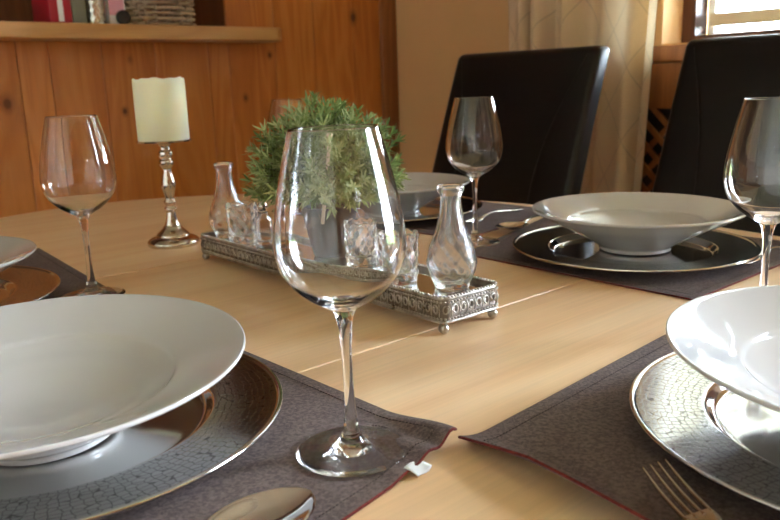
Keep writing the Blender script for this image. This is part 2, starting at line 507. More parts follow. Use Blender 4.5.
# ------------------------------------------------------------------ things on the shelf
SZ = z1
t = empty('ring_binder', (.218, 1.47, SZ), 0, 'red binder with a white strip standing on the shelf', 'binder')
rbox('cover', (.060, .13, .24), (0, 0, .12), .004, M['red'], t)
b = MB(); b.box(-.007, .007, -.0662, -.0645, .004, .236); b.build('spine_strip', M['white'], t, smooth=False)['label'] = 'white strip down the spine'
tag(rbox('storage_box', (.040, .12, .2), (.2695, 1.47, SZ + .1), .004, M['grey_green']), 'grey green box between red binder and silver tin on the shelf', 'box')
t = empty('silver_tin', (.326, 1.45, SZ), 0, 'silver dimpled tin standing on the shelf beside the pink pack', 'tin')
def dimple(r, z, th): return (r + .0012 * math.sin(th * 14) * math.sin(z * 300), z)
b = MB(); b.lathe([(0, 0)] + [(.032, .16 * i / 40) for i in range(41)] + [(.029, .162), (0, .162)], 56, dimple); b.build('body', M['tin'], t, deg=50)
b = MB(); b.lathe([(.034, .158), (.034, .172), (.03, .178), (0, .178)], 40); b.build('lid', M['tin'], t, deg=40)
t = empty('card_pack', (.389, 1.46, SZ), 0, 'pink and white pack between silver tin and wicker basket', 'pack')
rbox('carton', (.05, .04, .15), (0, 0, .075), .003, M['white'], t)
b = MB(); b.box(-.024, .02, -.0222, -.0195, .028, .13); b.build('paper_label', M['pink'], t, smooth=False)['label'] = 'pink paper front'
b = MB(); b.lathe([(0, -.008), (.016, -.008), (.02, -.004), (.02, .004), (.016, .008), (0, .008)], 28)
o = b.build('round_knob', M['black'], deg=40); o.rotation_euler = (PI / 2, 0, 0); o.location = (.396, 1.42, SZ + .02)
tag(o, 'small black round knob lying in front of the pink pack', 'knob')
# wicker basket
t = empty('wicker_basket', (.532, 1.5, SZ), 0, 'pale woven wicker basket at the right end of the shelf', 'basket')
b = MB(); NST = 22
def bell(u, off):   # rounded-rectangle ring
    a = 2 * PI * u; e = .45
    c, s = math.cos(a), math.sin(a)
    return ((.098 + off) * math.copysign(abs(c) ** e, c), (.068 + off) * math.copysign(abs(s) ** e, s))
for k in range(11):
    z = .008 + k * .0145; pts = []
    for i in range(144):
        u = i / 144; off = .0075 * math.cos(2 * PI * u * NST / 2 + PI * (k % 2))
        x, y = bell(u, off); pts.append((x, y, z + .001 * math.sin(u * 40 + k)))
    b.tube(pts, .0058, 6, True, a=random.random())
b.build('weave', M['wicker'], t)
b = MB()
for i in range(NST):
    x, y = bell((i + .25) / NST, 0); b.tube([(x, y, 0), (x, y, .165)], .0035, 6)
b.build('stakes', M['wicker'], t)
b = MB(); b.tube([(*bell(i / 100, 0), .166) for i in range(100)], .009, 8, True); b.build('rim', M['wicker'], t)
b = MB(); b.add([(*bell(i / 60, -.004), .004) for i in range(60)] + [(*bell(i / 60, -.004), .0) for i in range(60)],
                [tuple(range(60)), tuple(range(119, 59, -1))] + [(i, i + 60, (i + 1) % 60 + 60, (i + 1) % 60) for i in range(60)]); b.build('bottom', M['wicker'], t)

# ------------------------------------------------------------------ curtain, radiator cover
W_, N_ = 0, 0
rows, cols = 40, 260
v = []; f = []; uv = []
rnd = random.Random(4)
def cur_x(u, w):   # depth of the fold line
    ph = 2 * PI * (u * 4.3 + .34 * math.sin(u * 7.5 + .6) + .03 * math.sin(w * 3))
    s = math.sin(ph)
    return XW - .126 - .034 * s - .013 * math.sin(2 * ph + 1.1) - .008 * math.sin(ph * .37 + w * 2)
for j in range(rows + 1):
    w = j / rows; z = .015 + w * 2.25
    for i in range(cols + 1):
        u = i / cols
        pull = 1. - .05 * math.sin(PI * min(1, max(0, 1 - abs(w - .35) / .5)) / 2)
        y = .312 + (u * .555) * pull + .008 * math.sin(2 * PI * u * 4.3)
        v.append((cur_x(u, w), y + (1 - u) * .055 * max(-.2, (1.2 - z)), z)); uv.append((u * 1.2, w * 2.25))
for j in range(rows):
    for i in range(cols):
        a = j * (cols + 1) + i; f.append((a, a + 1, a + cols + 2, a + cols + 1))
cr = empty('curtain', (0, 0, 0), 0, 'cream curtain with thin diagonal lines hanging beside the window', 'curtain')
o = link('cloth', v, f, M['curtain'], cr)
ul = o.data.uv_layers.new(name='UVMap')
for lp in o.data.loops: ul.data[lp.index].uv = uv[lp.vertex_index]
b = MB(); b.tube([(XW - .126, -1.0, 2.3), (XW - .126, 1.1, 2.3)], .012, 12); b.build('rod', M['dark_wood'], cr)
for yy in (-.95, 1.05):
    b = MB(); b.box(XW - .136, XW - .001, yy - .01, yy + .01, 2.29, 2.31); b.build('rod_bracket', M['dark_wood'], cr, smooth=False)

rc = empty('radiator_cover', (XW, -.2, 0), 0, 'dark pine radiator cover with lattice panel below the window', 'radiator cover')
ya, yb = -.8, .88       # local extents
xf = -.055
rbox('top_board', (.063, yb - ya + .02, .045), (-.033, (ya + yb) / 2, 1.046), .006, M['cover_wood'], rc)
b = MB(); b.box(xf, -.001, ya, yb, .90, 1.0225); b.box(xf, -.001, ya, yb, .0, .12)
for yy in (ya, -.1, yb - .09): b.box(xf, -.001, yy, yy + .09, .12, .90)
b.build('cover_frame', M['cover_wood'], rc, smooth=False)
b = MB(); b.box(-.012, -.002, ya + .01, yb - .01, .12, .9); b.build('shade_backing', M['black'], rc, smooth=False)['label'] = 'black sheet painted as the shaded space behind the lattice'  # black sheet: the shade inside the cover is put into its colour
b = MB()
for s in (1, -1):
    k = -.9
    while k < 1.7:
        p = []
        for zz in (.12, .90):
            p.append((ya + .03 + k + (s * (zz - .51)) + .0, zz))
        (y_0, za), (y_1, zb) = p
        # clip to the panel
        def at(z): return y_0 + (y_1 - y_0) * (z - za) / (zb - za)
        zs = [za + (zb - za) * i / 60 for i in range(61)]
        ins = [z for z in zs if ya + .05 < at(z) < yb - .05]
        if len(ins) > 2:
            A, Bz = ins[0], ins[-1]; wd = .011
            xx = xf + (.012 if s > 0 else .018)
            b.add([(xx, at(A) - wd, A), (xx, at(A) + wd, A), (xx, at(Bz) + wd, Bz), (xx, at(Bz) - wd, Bz),
                   (xx + .006, at(A) - wd, A), (xx + .006, at(A) + wd, A), (xx + .006, at(Bz) + wd, Bz), (xx + .006, at(Bz) - wd, Bz)],
                  [(0, 1, 2, 3), (7, 6, 5, 4), (0, 4, 5, 1), (1, 5, 6, 2), (2, 6, 7, 3), (3, 7, 4, 0)])
        k += .062
b.build('lattice', M['cover_wood'], rc, smooth=False)

# ------------------------------------------------------------------ dining table
RX, RY = .625, .97
TCX = .03
tb = empty('dining_table', (TCX, 0, 0), 0, 'pale wooden extending dining table with rounded ends, laid for a meal', 'table')
SEAM = .248
def top_piece(name, outline):
    n = len(outline); e = .003; b = MB()
    zt, zb = TZ, TZ - .032
    # rounded upper and lower edge
    cx = sum(p[0] for p in outline) / n; cy = sum(p[1] for p in outline) / n
    rings = []
    for inset, z in ((.004, zb), (0, zb + .004), (0, zt - .0015), (.0005, zt - .0005), (.0015, zt)):
        ring = []
        for i in range(n):
            p = Vector(outline[i]); a = Vector(outline[i - 1]); c = Vector(outline[(i + 1) % n])
            d1 = (p - a).normalized(); d2 = (c - p).normalized()
            nn = (Vector((d1.y, -d1.x)) + Vector((d2.y, -d2.x)))
            nn = nn.normalized() / max(.5, math.sqrt(max(.05, (1 + d1.dot(d2)) / 2)))
            ring.append((p.x - nn.x * inset, p.y - nn.y * inset, z))
        rings.append(ring)
    v = [q for r in rings for q in r]
    f = [tuple(range(n - 1, -1, -1)), tuple((len(rings) - 1) * n + i for i in range(n))]
    for k in range(len(rings) - 1):
        f += [(k * n + i, k * n + (i + 1) % n, (k + 1) * n + (i + 1) % n, (k + 1) * n + i) for i in range(n)]
    b.add(v, f); return b.build(name, M['table'], tb, smooth=False)
gap = .0006
ta = math.acos(SEAM / RY)
arc = [(RX * math.sin(t), RY * math.cos(t)) for t in [ta - 2 * ta * i / 80 for i in range(81)]]
arc[0] = (arc[0][0], SEAM + gap); arc[-1] = (arc[-1][0], SEAM + gap)
far = arc
top_piece('tabletop_half', far)
top_piece('tabletop_leaf', [(RX * math.sin(t), -RY * math.cos(t) + (gap if abs(k) == 8 else 0) * (1 if k < 0 else -1)) for k in range(-8, 9) for t in [ta + (PI - 2 * ta) * (k + 8) / 16]] + [(-RX * math.sin(t), RY * math.cos(t)) for k in range(-8, 9) for t in [ta + (PI - 2 * ta) * (k + 8) / 16]])
near = [(-x, -y) for x, y in arc]
top_piece('tabletop_half', near)
def seam_line(y):
    b = MB(); b.box(-RX * math.sin(ta) + .004, RX * math.sin(ta) - .004, y - gap * 1.0, y + gap * 1.0, TZ - .006, TZ - .0011)
    o = b.build('seam_strip', M['pine_shelf'], tb, smooth=False); return o
seam_line(-SEAM); seam_line(SEAM)
b = MB()
def ring_path(d): return [((RX - d) * math.cos(2 * PI * i / 72), (RY - d) * math.sin(2 * PI * i / 72)) for i in range(72)]
A = ring_path(.09); B2 = ring_path(.112); n = len(A)
b.add([(x, y, .64) for x, y in A] + [(x, y, TZ - .032) for x, y in A] + [(x, y, .64) for x, y in B2] + [(x, y, TZ - .032) for x, y in B2],
      [q for i in range(n) for q in ((i, (i + 1) % n, (i + 1) % n + n, i + n), ((i + 1) % n + 2 * n, i + 2 * n, i + 3 * n, (i + 1) % n + 3 * n), (i, i + 2 * n, (i + 1) % n + 2 * n, (i + 1) % n))])
b.build('apron', M['table'], tb, smooth=False)
for sx, sy in ((1, 1), (1, -1), (-1, 1), (-1, -1)):
    b = MB(); b.lathe([(0, 0), (.022, 0), (.024, .01), (.034, .5), (.036, TZ - .033), (0, TZ - .033)], 24, None, 0, sx * .24, sy * .76); b.build('leg', M['table'], tb, deg=40)

# ------------------------------------------------------------------ placemats
def placemat(corners, label, lift=None, tagpos=None):
    """corners: inner-left, inner-right, outer-right, outer-left on the table (world x, y)."""
    cx = sum(c[0] for c in corners) / 4; cy = sum(c[1] for c in corners) / 4
    root = empty('placemat', (cx, cy, TZ), 0, label, 'placemat', 'taupe placemats on the table')
    A, B, C, D = [Vector((c[0] - cx, c[1] - cy)) for c in corners]
    NU, NV = 84, 64; th = .0022
    def pos(u, v):
        p = (A * (1 - u) + B * u) * (1 - v) + (D * (1 - u) + C * u) * v
        z = .0003
        # the doubled hem is a touch thicker
        e = min(u, 1 - u) * .43; g = min(v, 1 - v) * .31
        z += .0002 * (1 + mnoise.noise(Vector((p.x * 14 + cx * 9, p.y * 14, cy * 7))))
        if lift: z += lift(u, v)
        hem = .0006 if min(e, g) < .013 else 0.
        return p.x, p.y, z, hem
    v = []; f = []
    for lay in (1, 0):
        for j in range(NV + 1):
            for i in range(NU + 1):
                x, y, z, hem = pos(i / NU, j / NV); v.append((x, y, z + (th - .0006 + hem if lay else 0)))
    S = (NU + 1) * (NV + 1)
    for j in range(NV):
        for i in range(NU):
            a = j * (NU + 1) + i; f.append((a, a + NU + 1, a + NU + 2, a + 1)); f.append((a + S, a + S + 1, a + S + NU + 2, a + S + NU + 1))
    rim = [i for i in range(NU + 1)] + [(NU + 1) * j + NU for j in range(1, NV + 1)] + [(NU + 1) * NV + i for i in range(NU - 1, -1, -1)] + [(NU + 1) * j for j in range(NV - 1, 0, -1)]
    for i in range(len(rim)):
        p, q = rim[i], rim[(i + 1) % len(rim)]; f.append((p, q, q + S, p + S))
    o = link('cloth', v, f, M['mat'], root); sharp(o, 60)
    b = MB(); b.tube([(v[i][0], v[i][1], v[i][2] - .0012) for i in rim], .0011, 6, True)
    p = b.build('edging', M['red_edge'], root); p['label'] = 'red brown edging'
    # hem stitches
    b = MB()
    def st(uvs):
        for (u0, v0), (u1, v1) in uvs:
            x0, y0, za, _ = pos(u0, v0); x1, y1, zb, _ = pos(u1, v1)
            b.tube([(x0, y0, za + th - .0003), ((x0 + x1) / 2, (y0 + y1) / 2, (za + zb) / 2 + th + .0001), (x1, y1, zb + th - .0003)], .00035, 4)
    N = 110
    du, dv = .028, .04
    for i in range(N):
        u0 = du + (1 - 2 * du) * i / N; u1 = u0 + (1 - 2 * du) / N * .62
        st([((u0, dv), (u1, dv)), ((u0, 1 - dv), (u1, 1 - dv))])
    for i in range(80):
        v0 = dv + (1 - 2 * dv) * i / 80; v1 = v0 + (1 - 2 * dv) / 80 * .62
        st([((du, v0), (du, v1)), ((1 - du, v0), (1 - du, v1))])
    b.build('hem_stitching', M['hem_thread'], root)['kind'] = 'stuff'
    if tagpos:
        u, vv = tagpos
        x0, y0, z, _ = pos(1, u); x1, y1, z2, _ = pos(1, vv)
        d = Vector((x1 - x0, y1 - y0)).normalized(); nrm = Vector((d.y, -d.x))
        if nrm.y > 0: nrm = -nrm
        vt = []
        for j in range(7):
            for i in range(7):
                s = i / 6; q = j / 6
                base = Vector((x0, y0)).lerp(Vector((x1, y1)), s) + nrm * (-.003 + .0115 * q * (1 - .10 * math.sin(s * 7)))
                vt.append((base.x, base.y, z * (1 - q) + .0012 + .0008 * math.sin(s * 5 + q * 3) + .0012))
        fo = []
        for j in range(6):
            for i in range(6): a = j * 7 + i; fo.append((a, a + 1, a + 8, a + 7))
        o = link('care_tag', vt, fo, M['tag'], root); o['label'] = 'small white cloth tag on the edge'
        md = o.modifiers.new('thick', 'SOLIDIFY'); md.thickness = .0003
    return root

def lift_fl(u, v):
    # the inner right corner is buckled up against its neighbour
    a = max(0., (u - .82) / .18); c = max(0., 1 - v / .28)
    return .009 * a * a * (3 - 2 * a) * c + .003 * a * c * math.sin(v * 60)
placemat([(-.226, -.02), (-.222, -.442), (-.485, -.492), (-.53, -.03)], 'taupe placemat with a white care tag, its corner touching the next placemat', lift_fl, (.214, .154))
placemat([(-.187, .522), (-.224, .085), (-.52, .07), (-.455, .545)], 'taupe placemat at far left corner of the table beneath a single wine glass', None)
def lift_fr(u, v):
    a = max(0., 1 - u / .075)
    return .015 * a * a * (.45 + .55 * min(1, v / .2)) + .002 * a * math.sin(v * 7)
placemat([(-.226, -.449), (.205, -.424), (.215, -.76), (-.258, -.77)], 'taupe placemat at the rounded table end with fork beside a bluish plate', lift_fr)
placemat([(.222, -.038), (.212, -.392), (.58, -.395), (.57, .064)], 'taupe placemat on the far side below the right dark chair')
placemat([(.27, .53), (.30, .032), (.612, .088), (.60, .54)], 'taupe placemat mostly hidden behind the plant and small bottle')

# ------------------------------------------------------------------ chargers and plates
def make_charger():
    r = empty('charger_plate', (0, 0, 0))
    b = MB(); b.lathe([(.118, .0126), (.125, .0132), (.145, .0142), (.1635, .0152)], 128); b.build('rim', M['crackle'], r)['label'] = 'rim with a crackled pattern'
    b = MB(); b.lathe([(.1635, .0152), (.1655, .0166), (.1675, .0168), (.1685, .0158), (.168, .0142), (.166, .0132), (.14, .0105), (.115, .006), (.105, 0.0005), (0, .0005)], 128)
    b.build('underside', M['charger_metal'], r)
    b = MB(); b.lathe(prof([(.118, .0126), (.1155, .0120), (.112, .0085), (.109, .0055), (.105, .0045), (.09, .0042), (0, .004)], 4), 128); b.build('well', M['charger_metal'], r)
    return r
def make_plate():
    outer = prof([(.043, .001), (.046, .0), (.0485, .001), (.0505, .006), (.060, .0125), (.073, .0205), (.090, .0302), (.112, .0415), (.132, .0525), (.1405, .0570), (.1428, .0592)], 5)
    inner = prof([(.1428, .0592), (.1425, .0612), (.1405, .0612), (.132, .0580), (.110, .0490), (.0965, .0439), (.0925, .0418), (.0890, .0387), (.080, .0342), (.070, .0305), (.060, .0263), (.050, .0227), (.040, .0197), (.030, .0174), (.018, .0156), (0, .0148)], 5)
    b = MB(); b.lathe([(r * 1.014, z * .94) for r, z in [(0, .006), (.040, .006)] + outer + inner[1:]], 144)
    return b.build('pasta_plate', M['porcelain'], deg=70)
PO = dict(FL=(-.0075, -.0075, .0022), FR=(-.0015, .0, .0022), BR=(.004, -.0035, .001))
SETS = dict(FL=(-.42, -.226), L=(-.424, .247), FR=(-.021, -.649), BR=(.375, -.215), FAR=(.389, .296))
CL = dict(FL='silver charger on the placemat with the care tag, under the large near white plate',
          L='silver charger at the left edge of the photo reflecting orange wood',
          FR='bright silver charger beside the near fork, under the bluish white plate',
          BR='dark reflecting silver charger in front of the right dark chair',
          FAR='silver charger mostly hidden behind the potted herb')
PL = dict(FL='large white pasta plate nearest, on charger beside the nearest wine glass',
          L='white pasta plate cut off at the left edge of the photo',
          FR='white pasta plate with bluish window reflections, cut off at right edge above the fork',
          BR='white pasta plate seen side on in front of the right dark chair',
          FAR='white pasta plate partly hidden behind the potted herb and small bottle')
ch0, pl0 = make_charger(), make_plate()
for i, k in enumerate(SETS):
    x, y = SETS[k]
    c = ch0 if i == 0 else copy_tree(ch0)
    p = pl0 if i == 0 else copy_tree(pl0)
    c.location = (x, y, MZ); c.scale = (.99, .99, 1); d = PO.get(k, (0, 0, 0)); p.location = (x + d[0], y + d[1], MZ + .0043 + d[2])
    c.rotation_euler.z = .9 * i; p.rotation_euler = {'FL': (.033, -.025, 0), 'FR': (.040, -.009, 0)}.get(k, (0, 0, .5 * i))
    if k == 'BR':
        p.scale = (.985, .985, 1.02); c.scale = (.965, .965, 1); c.location.x -= .013; c.location.y -= .008
    tag(c, CL[k], 'charger', 'silver chargers under the plates'); tag(p, PL[k], 'plate', 'white pasta plates on chargers')

# ------------------------------------------------------------------ wine glasses
def make_wine_glass():
    r = empty('wine_glass', (0, 0, 0)); SG = 96
    def sh(ps): return [(a * .988, c * .985) for a, c in ps]
    foot = [(0, .0012), (.02, .0008), (.035, .0002), (.0382, .0003), (.0390, .0010), (.0386, .0018), (.034, .0024)] + prof([(.034, .0024), (.026, .0032), (.017, .0048), (.0105, .0075), (.0072, .012)], 4)[1:]
    b = MB(); b.lathe(sh(foot), SG); b.build('foot', M['glass'], r)
    stem = prof([(.0072, .012), (.0049, .020), (.0038, .034), (.0033, .05), (.0034, .068), (.0041, .084), (.0055, .095), (.0078, .1015)], 5)
    b = MB(); b.lathe(sh(stem), SG); b.build('stem', M['glass'], r)
    outer = prof([(.0078, .1015), (.014, .1052), (.0225, .1102), (.0315, .1180), (.0388, .1280), (.0424, .1400), (.0430, .1490), (.0419, .1620), (.0388, .1790), (.0346, .1980), (.0311, .2120), (.0288, .2205)], 5)
    inner = []
    for (ra, za), (rb, zb) in zip(outer, outer[1:]):
        pass
    n = len(outer)
    for i in range(n):
        a = Vector(outer[max(i - 1, 0)]); c = Vector(outer[min(i + 1, n - 1)]); d = (c - a).normalized()
        nn = Vector((-d.y, d.x)); rr, z = outer[i]
        tz = .0009 + .0020 * max(0., 1 - (z - .1015) / .02)
        inner.append((rr + nn.x * tz, z + nn.y * tz))
    inner = [q for q in inner if q[0] > .012]
    zb = inner[0][1]
    body = outer + [(.02872, .2208), (.0285, .2210), (.0282, .2211), (.0279, .2209), (.02775, .2207)] + [q for q in reversed(inner[:-1])] + prof([inner[0], (.006, zb - .0012), (0, zb - .0016)], 4)[1:]
    b = MB(); b.lathe(sh(body), SG); b.build('bowl', M['glass'], r)
    return r
GL = [((-.2835, -.4035), 'nearest wine glass, large in the centre, standing beside the white care tag'),
      ((-.2455, .147), 'wine glass on the left placemat in front of the pine wall near the candle'),
      ((.290, .001), 'wine glass in front of the left dark chair behind the right small bottle'),
      ((.172, -.482), 'wine glass cut off at the right edge before the right dark chair'),
      ((.300, .500), 'wine glass hidden behind the potted herb, only its rim showing')]
g0 = make_wine_glass()
for i, ((x, y), lab) in enumerate(GL):
    g = g0 if i == 0 else copy_tree(g0)
    g.location = (x, y, MZ - .0001 if i != 2 else MZ); g.rotation_euler = (-.008, -.009, 0) if i == 0 else (0, 0, i)
    tag(g, lab, 'wine glass', 'wine glasses on the table')

# ------------------------------------------------------------------ cutlery
def loft_x(stations, mat, name, parent, th=.0016, NY=14):
    """stations along local x: (x, half width, z, dish)"""
    st = [tuple(p) for p in spline([Vector((s[0], s[1], s[2])) for s in stations], 6)]
    dish = [p[0] for p in spline([Vector((s[3], 0)) for s in stations], 6)]
    v = []; f = []
    for lay in (1, -1):
        for (x, hw, z), d in zip(st, dish):
            hw = max(hw, .0002)
            for k in range(NY + 1):
                q = -1 + 2 * k / NY; e = math.sqrt(max(0., 1 - q ** 8))
                zz = z - d * (1 - q * q) + lay * th * .5 * e
                v.append((x, q * hw, zz))
    n = len(st); S = n * (NY + 1)
    for i in range(n - 1):
        for k in range(NY):
            a = i * (NY + 1) + k; f.append((a, a + NY + 1, a + NY + 2, a + 1)); f.append((a + S, a + S + 1, a + S + NY + 2, a + S + NY + 1))
        a = i * (NY + 1); c = a + NY
        f.append((a, a + S, a + S + NY + 1, a + NY + 1)); f.append((c, c + NY + 1, c + S + NY + 1, c + S))
    for i0 in (0, n - 1):
        for k in range(NY):
            a = i0 * (NY + 1) + k; q = (a, a + 1, a + 1 + S, a + S); f.append(q if i0 == 0 else q[::-1])
    return sharp(link(name, v, f, mat, parent), 50)
HANDLE = [(-.072, .0030, .0065, 0), (-.085, .0026, .0088, 0), (-.105, .0029, .0098, 0), (-.14, .0048, .0070, .0002), (-.175, .0085, .0030, .0006), (-.196, .0095, .0022, .0006), (-.2035, .0065, .0022, .0004), (-.2055, .0012, .0022, 0)]
def make_spoon():
    r = empty('table_spoon', (0, 0, 0))
    loft_x([(.0, .002, .0095, .0), (-.0025, .0085, .0092, .0012), (-.010, .0160, .0086, .0038), (-.022, .0208, .0082, .0060), (-.036, .0218, .0080, .0066), (-.050, .0185, .0078, .0056), (-.061, .0115, .0072, .003), (-.068, .0052, .0066, .0008), (-.072, .0030, .0065, 0)], M['steel'], 'spoon_bowl', r, .0013, 22)
    loft_x(HANDLE, M['steel'], 'handle', r, .0024)
    return r
def make_fork():
    r = empty('table_fork', (0, 0, 0))
    for k in range(4):
        y = (k - 1.5) * .0060
        b = MB(); pts = spline([(0, y * .98, .0100), (-.012, y, .0068), (-.028, y, .0042), (-.046, y, .0040), (-.052, y * .96, .0046)], 5)
        m = len(pts); b.tube(pts, [.0007 + .0010 * min(1, i / (m * .45)) for i in range(m)], 8)
        b.build('tine', M['fork_steel'], r)
    loft_x([(-.0475, .0108, .0042, 0), (-.054, .0112, .0045, .0), (-.061, .0092, .0052, 0), (-.067, .005, .0058, 0), (-.072, .0030, .0065, 0)], M['fork_steel'], 'fork_root', r, .0026)
    loft_x(HANDLE, M['fork_steel'], 'handle', r, .0024)
    return r
s0 = make_spoon(); f0 = make_fork(); s0.scale = (1.08, 1.12, 1.05)
def put(o, tip, toward, label, cat, z=MZ, group=None):
    # local +x is the tip direction; 'toward' is the direction from tip to handle
    o.location = (tip[0], tip[1], z); o.rotation_euler = (0, 0, math.atan2(-toward[1], -toward[0])); tag(o, label, cat, group)
put(s0, (-.347, -.441), (-1, -.035), 'shiny spoon cut off at the bottom of the photo on the placemat with the tag', 'spoon', group='spoons on the placemats')
put(copy_tree(s0), (.366, .012), (1, .2), 'spoon behind the plate seen side on, near the left dark chair', 'spoon', group='spoons on the placemats')
f0.scale = (1, .82, 1)
put(f0, (-.186, -.574), (-.56, -.83), 'fork in the bottom right corner beside the bright silver charger', 'fork', group='forks on the placemats')
f0.rotation_euler.x = -.25; f0.location.z += .0065
put(copy_tree(f0), (.366, -.365), (1, .0), 'dark fork left of the right wine glass stem, beside the plate seen side on', 'fork', group='forks on the placemats')
put(copy_tree(f0), (.37, .106), (1, .16), 'fork on the hidden placemat behind the thin glass stem in front of the left chair', 'fork', group='forks on the placemats')

# ------------------------------------------------------------------ candlestick and candle
cs = (-.0195, .381)
t = empty('candlestick', (*cs, TZ), 0, 'turned nickel candlestick carrying a thick ivory candle', 'candlestick')
b = MB(); b.lathe([(0, 0), (.040, 0), (.0415, .002), (.0415, .006), (.040, .0085)] + prof([(.040, .0085), (.036, .0115), (.031, .0135), (.027, .0150), (.026, .0175), (.022, .0215), (.0165, .0265), (.0135, .0310)], 4)[1:] + [(0, .031)], 64); b.build('base', M['nickel'], t, deg=50)
st = prof([(.0125, .031), (.0095, .040), (.0075, .050), (.0072, .054), (.0095, .0565), (.0095, .0595), (.0070, .062), (.0085, .066), (.0098, .0690), (.0072, .073), (.0088, .083), (.0112, .093), (.0108, .100), (.0080, .110), (.0068, .118), (.0082, .122), (.0108, .126), (.0112, .131), (.0085, .135), (.0105, .139), (.0108, .1445), (.0080, .1485), (.0085, .154), (.0110, .158)], 4)
b = MB(); b.lathe([(0, .03)] + [(r, .031 + (z - .031) * 1.047) for r, z in st] + [(0, .164)], 40); b.build('stem', M['nickel'], t)
b = MB(); b.lathe([(r, z + .006) for r, z in [(0, .157), (.012, .157), (.030, .1590), (.0425, .1605), (.0435, .163), (.0425, .1635), (.036, .1622), (0, .1622)]], 64); b.build('drip_plate', M['nickel'], t, deg=50)
t = empty('pillar_candle', (*cs, TZ + .1683), 0, 'thick ivory pillar candle standing on the nickel candlestick', 'candle')
def meltrim(r, z, th): return (r, z + ((.0009 * math.sin(th * 5 + .5) + .0008 * math.sin(th * 11))) * (1 if z > .085 else 0))
b = MB(); b.lathe([(r * .965, z * .91) for r, z in [(0, 0), (.0400, 0), (.0412, .002), (.0412, .05), (.0412, .095), (.0408, .1045), (.0395, .1058), (.0380, .1045), (.0372, .099), (.034, .094), (0, .092)]], 72, meltrim); b.build('wax_body', M['wax'], t)
b = MB(); b.tube([(0, 0, .083), (.0005, 0, .089), (.002, .0005, .094)], .0011, 6); b.build('wick', M['wick'], t)

# ------------------------------------------------------------------ mirrored tray
TX0, TX1, TY0, TY1 = -.054, .030, -.274, .240
tcx, tcy = (TX0 + TX1) / 2, (TY0 + TY1) / 2; hx, hy = (TX1 - TX0) / 2, (TY1 - TY0) / 2
tr = empty('mirror_tray', (tcx, tcy, TZ), -.025, 'long silver filigree tray with mirror base and ball feet, holding glassware and plant', 'tray')
def rrect(hx, hy, r, step=None):
    pts = []
    for (cx, cy, a0) in ((hx - r, hy - r, 0), (-hx + r, hy - r, PI / 2), (-hx + r, -hy + r, PI), (hx - r, -hy + r, 3 * PI / 2)):
        for i in range(9): a = a0 + PI / 2 * i / 8; pts.append((cx + r * math.cos(a), cy + r * math.sin(a)))
    if step:
        P = [Vector(p) for p in pts] + [Vector(pts[0])]; L = sum((P[i + 1] - P[i]).length for i in range(len(P) - 1))
        n = int(L / step); d = L / n; out = []; acc = 0; i = 0; want = 0
        for i in range(len(P) - 1):
            seg = (P[i + 1] - P[i]); l = seg.length
            while want <= acc + l + 1e-9 and len(out) < n:
                q = P[i] + seg * ((want - acc) / max(l, 1e-9)); out.append((q.x, q.y, math.atan2(-seg.x, seg.y))); want += d
            acc += l
        return out
    return pts
RC = .011
def wall_strip(off0, off1, z0, z1, name, mat):
    o_ = rrect(hx + off0, hy + off0, RC + off0); i_ = rrect(hx + off1, hy + off1, RC + off1); n = len(o_)
    b = MB(); b.add([(x, y, z0) for x, y in o_] + [(x, y, z1) for x, y in o_] + [(x, y, z1) for x, y in i_] + [(x, y, z0) for x, y in i_],
                    [q for i in range(n) for j in [(i + 1) % n] for q in ((i, j, j + n, i + n), (i + n, j + n, j + 2 * n, i + 2 * n), (i + 2 * n, j + 2 * n, j + 3 * n, i + 3 * n), (i + 3 * n, j + 3 * n, j, i))])
    return b.build(name, mat, tr, deg=40)
wall_strip(-.0012, -.0030, .011, .038, 'gallery', M['dull_silver'])
b = MB()
for z in (.0125, .0365): b.tube([(x, y, z) for x, y in rrect(hx - .0008, hy - .0008, RC)], .0016, 8, True)
b.build('rail', M['silver'], tr)
b = MB()
for x, y, a in rrect(hx + .0006, hy + .0006, RC, .0042):
    for z in (.0160, .0332): b.ball((x, y, z), .0015, 6, 4)
for x, y, a in rrect(hx - .0004, hy - .0004, RC, .0042): b.ball((x, y, .0384), .0017, 6, 4)
b.build('beading', M['silver'], tr)
b = MB()
def scroll(x, y, a, flip):
    c, s = math.cos(a), math.sin(a)            # outward normal
    tx, ty = -s, c
    pts = []
    for i in range(13):
        th = i / 12 * 2 * PI * 1.15; r = .0042 * (1 - .45 * i / 12)
        pts.append((r * math.cos(th) * flip, r * math.sin(th) * 1.25))
    b.tube([(x + tx * p + c * .0004, y + ty * p + s * .0004, .0246 + q) for p, q in pts], .0009, 5)
    b.tube([(x + tx * .0052 + c * .0003, y + ty * .0052 + s * .0003, .018), (x + tx * .0062 + c * .0012, y + ty * .0062 + s * .0012, .0246), (x + tx * .0052 + c * .0003, y + ty * .0052 + s * .0003, .0312)], [.0006, .0011, .0006], 5)
for i, (x, y, a) in enumerate(rrect(hx - .0004, hy - .0004, RC, .0112)): scroll(x, y, a, 1 if i % 2 else -1)
b.build('filigree', M['silver'], tr)
for sx in (1, -1):
    for sy in (1, -1):
        b = MB(); x, y = sx * (hx - .006), sy * (hy - .006)
        b.ball((x, y, .0055), .0055, 16, 10); b.lathe([(.0035, .0095), (.0048, .011), (.0062, .013), (0, .013)], 16, None, 0, x, y); b.build('ball_foot', M['silver'], tr)
pts = rrect(hx - .003, hy - .003, RC - .002); n = len(pts)
b = MB(); b.add([(x, y, .0335) for x, y in pts] + [(x, y, .0300) for x, y in pts], [tuple(range(n)), tuple(range(2 * n - 1, n - 1, -1))] + [(i, i + n, (i + 1) % n + n, (i + 1) % n) for i in range(n)])
b.build('mirror_plate', M['mirror'], tr, smooth=False)['label'] = 'mirror plate'
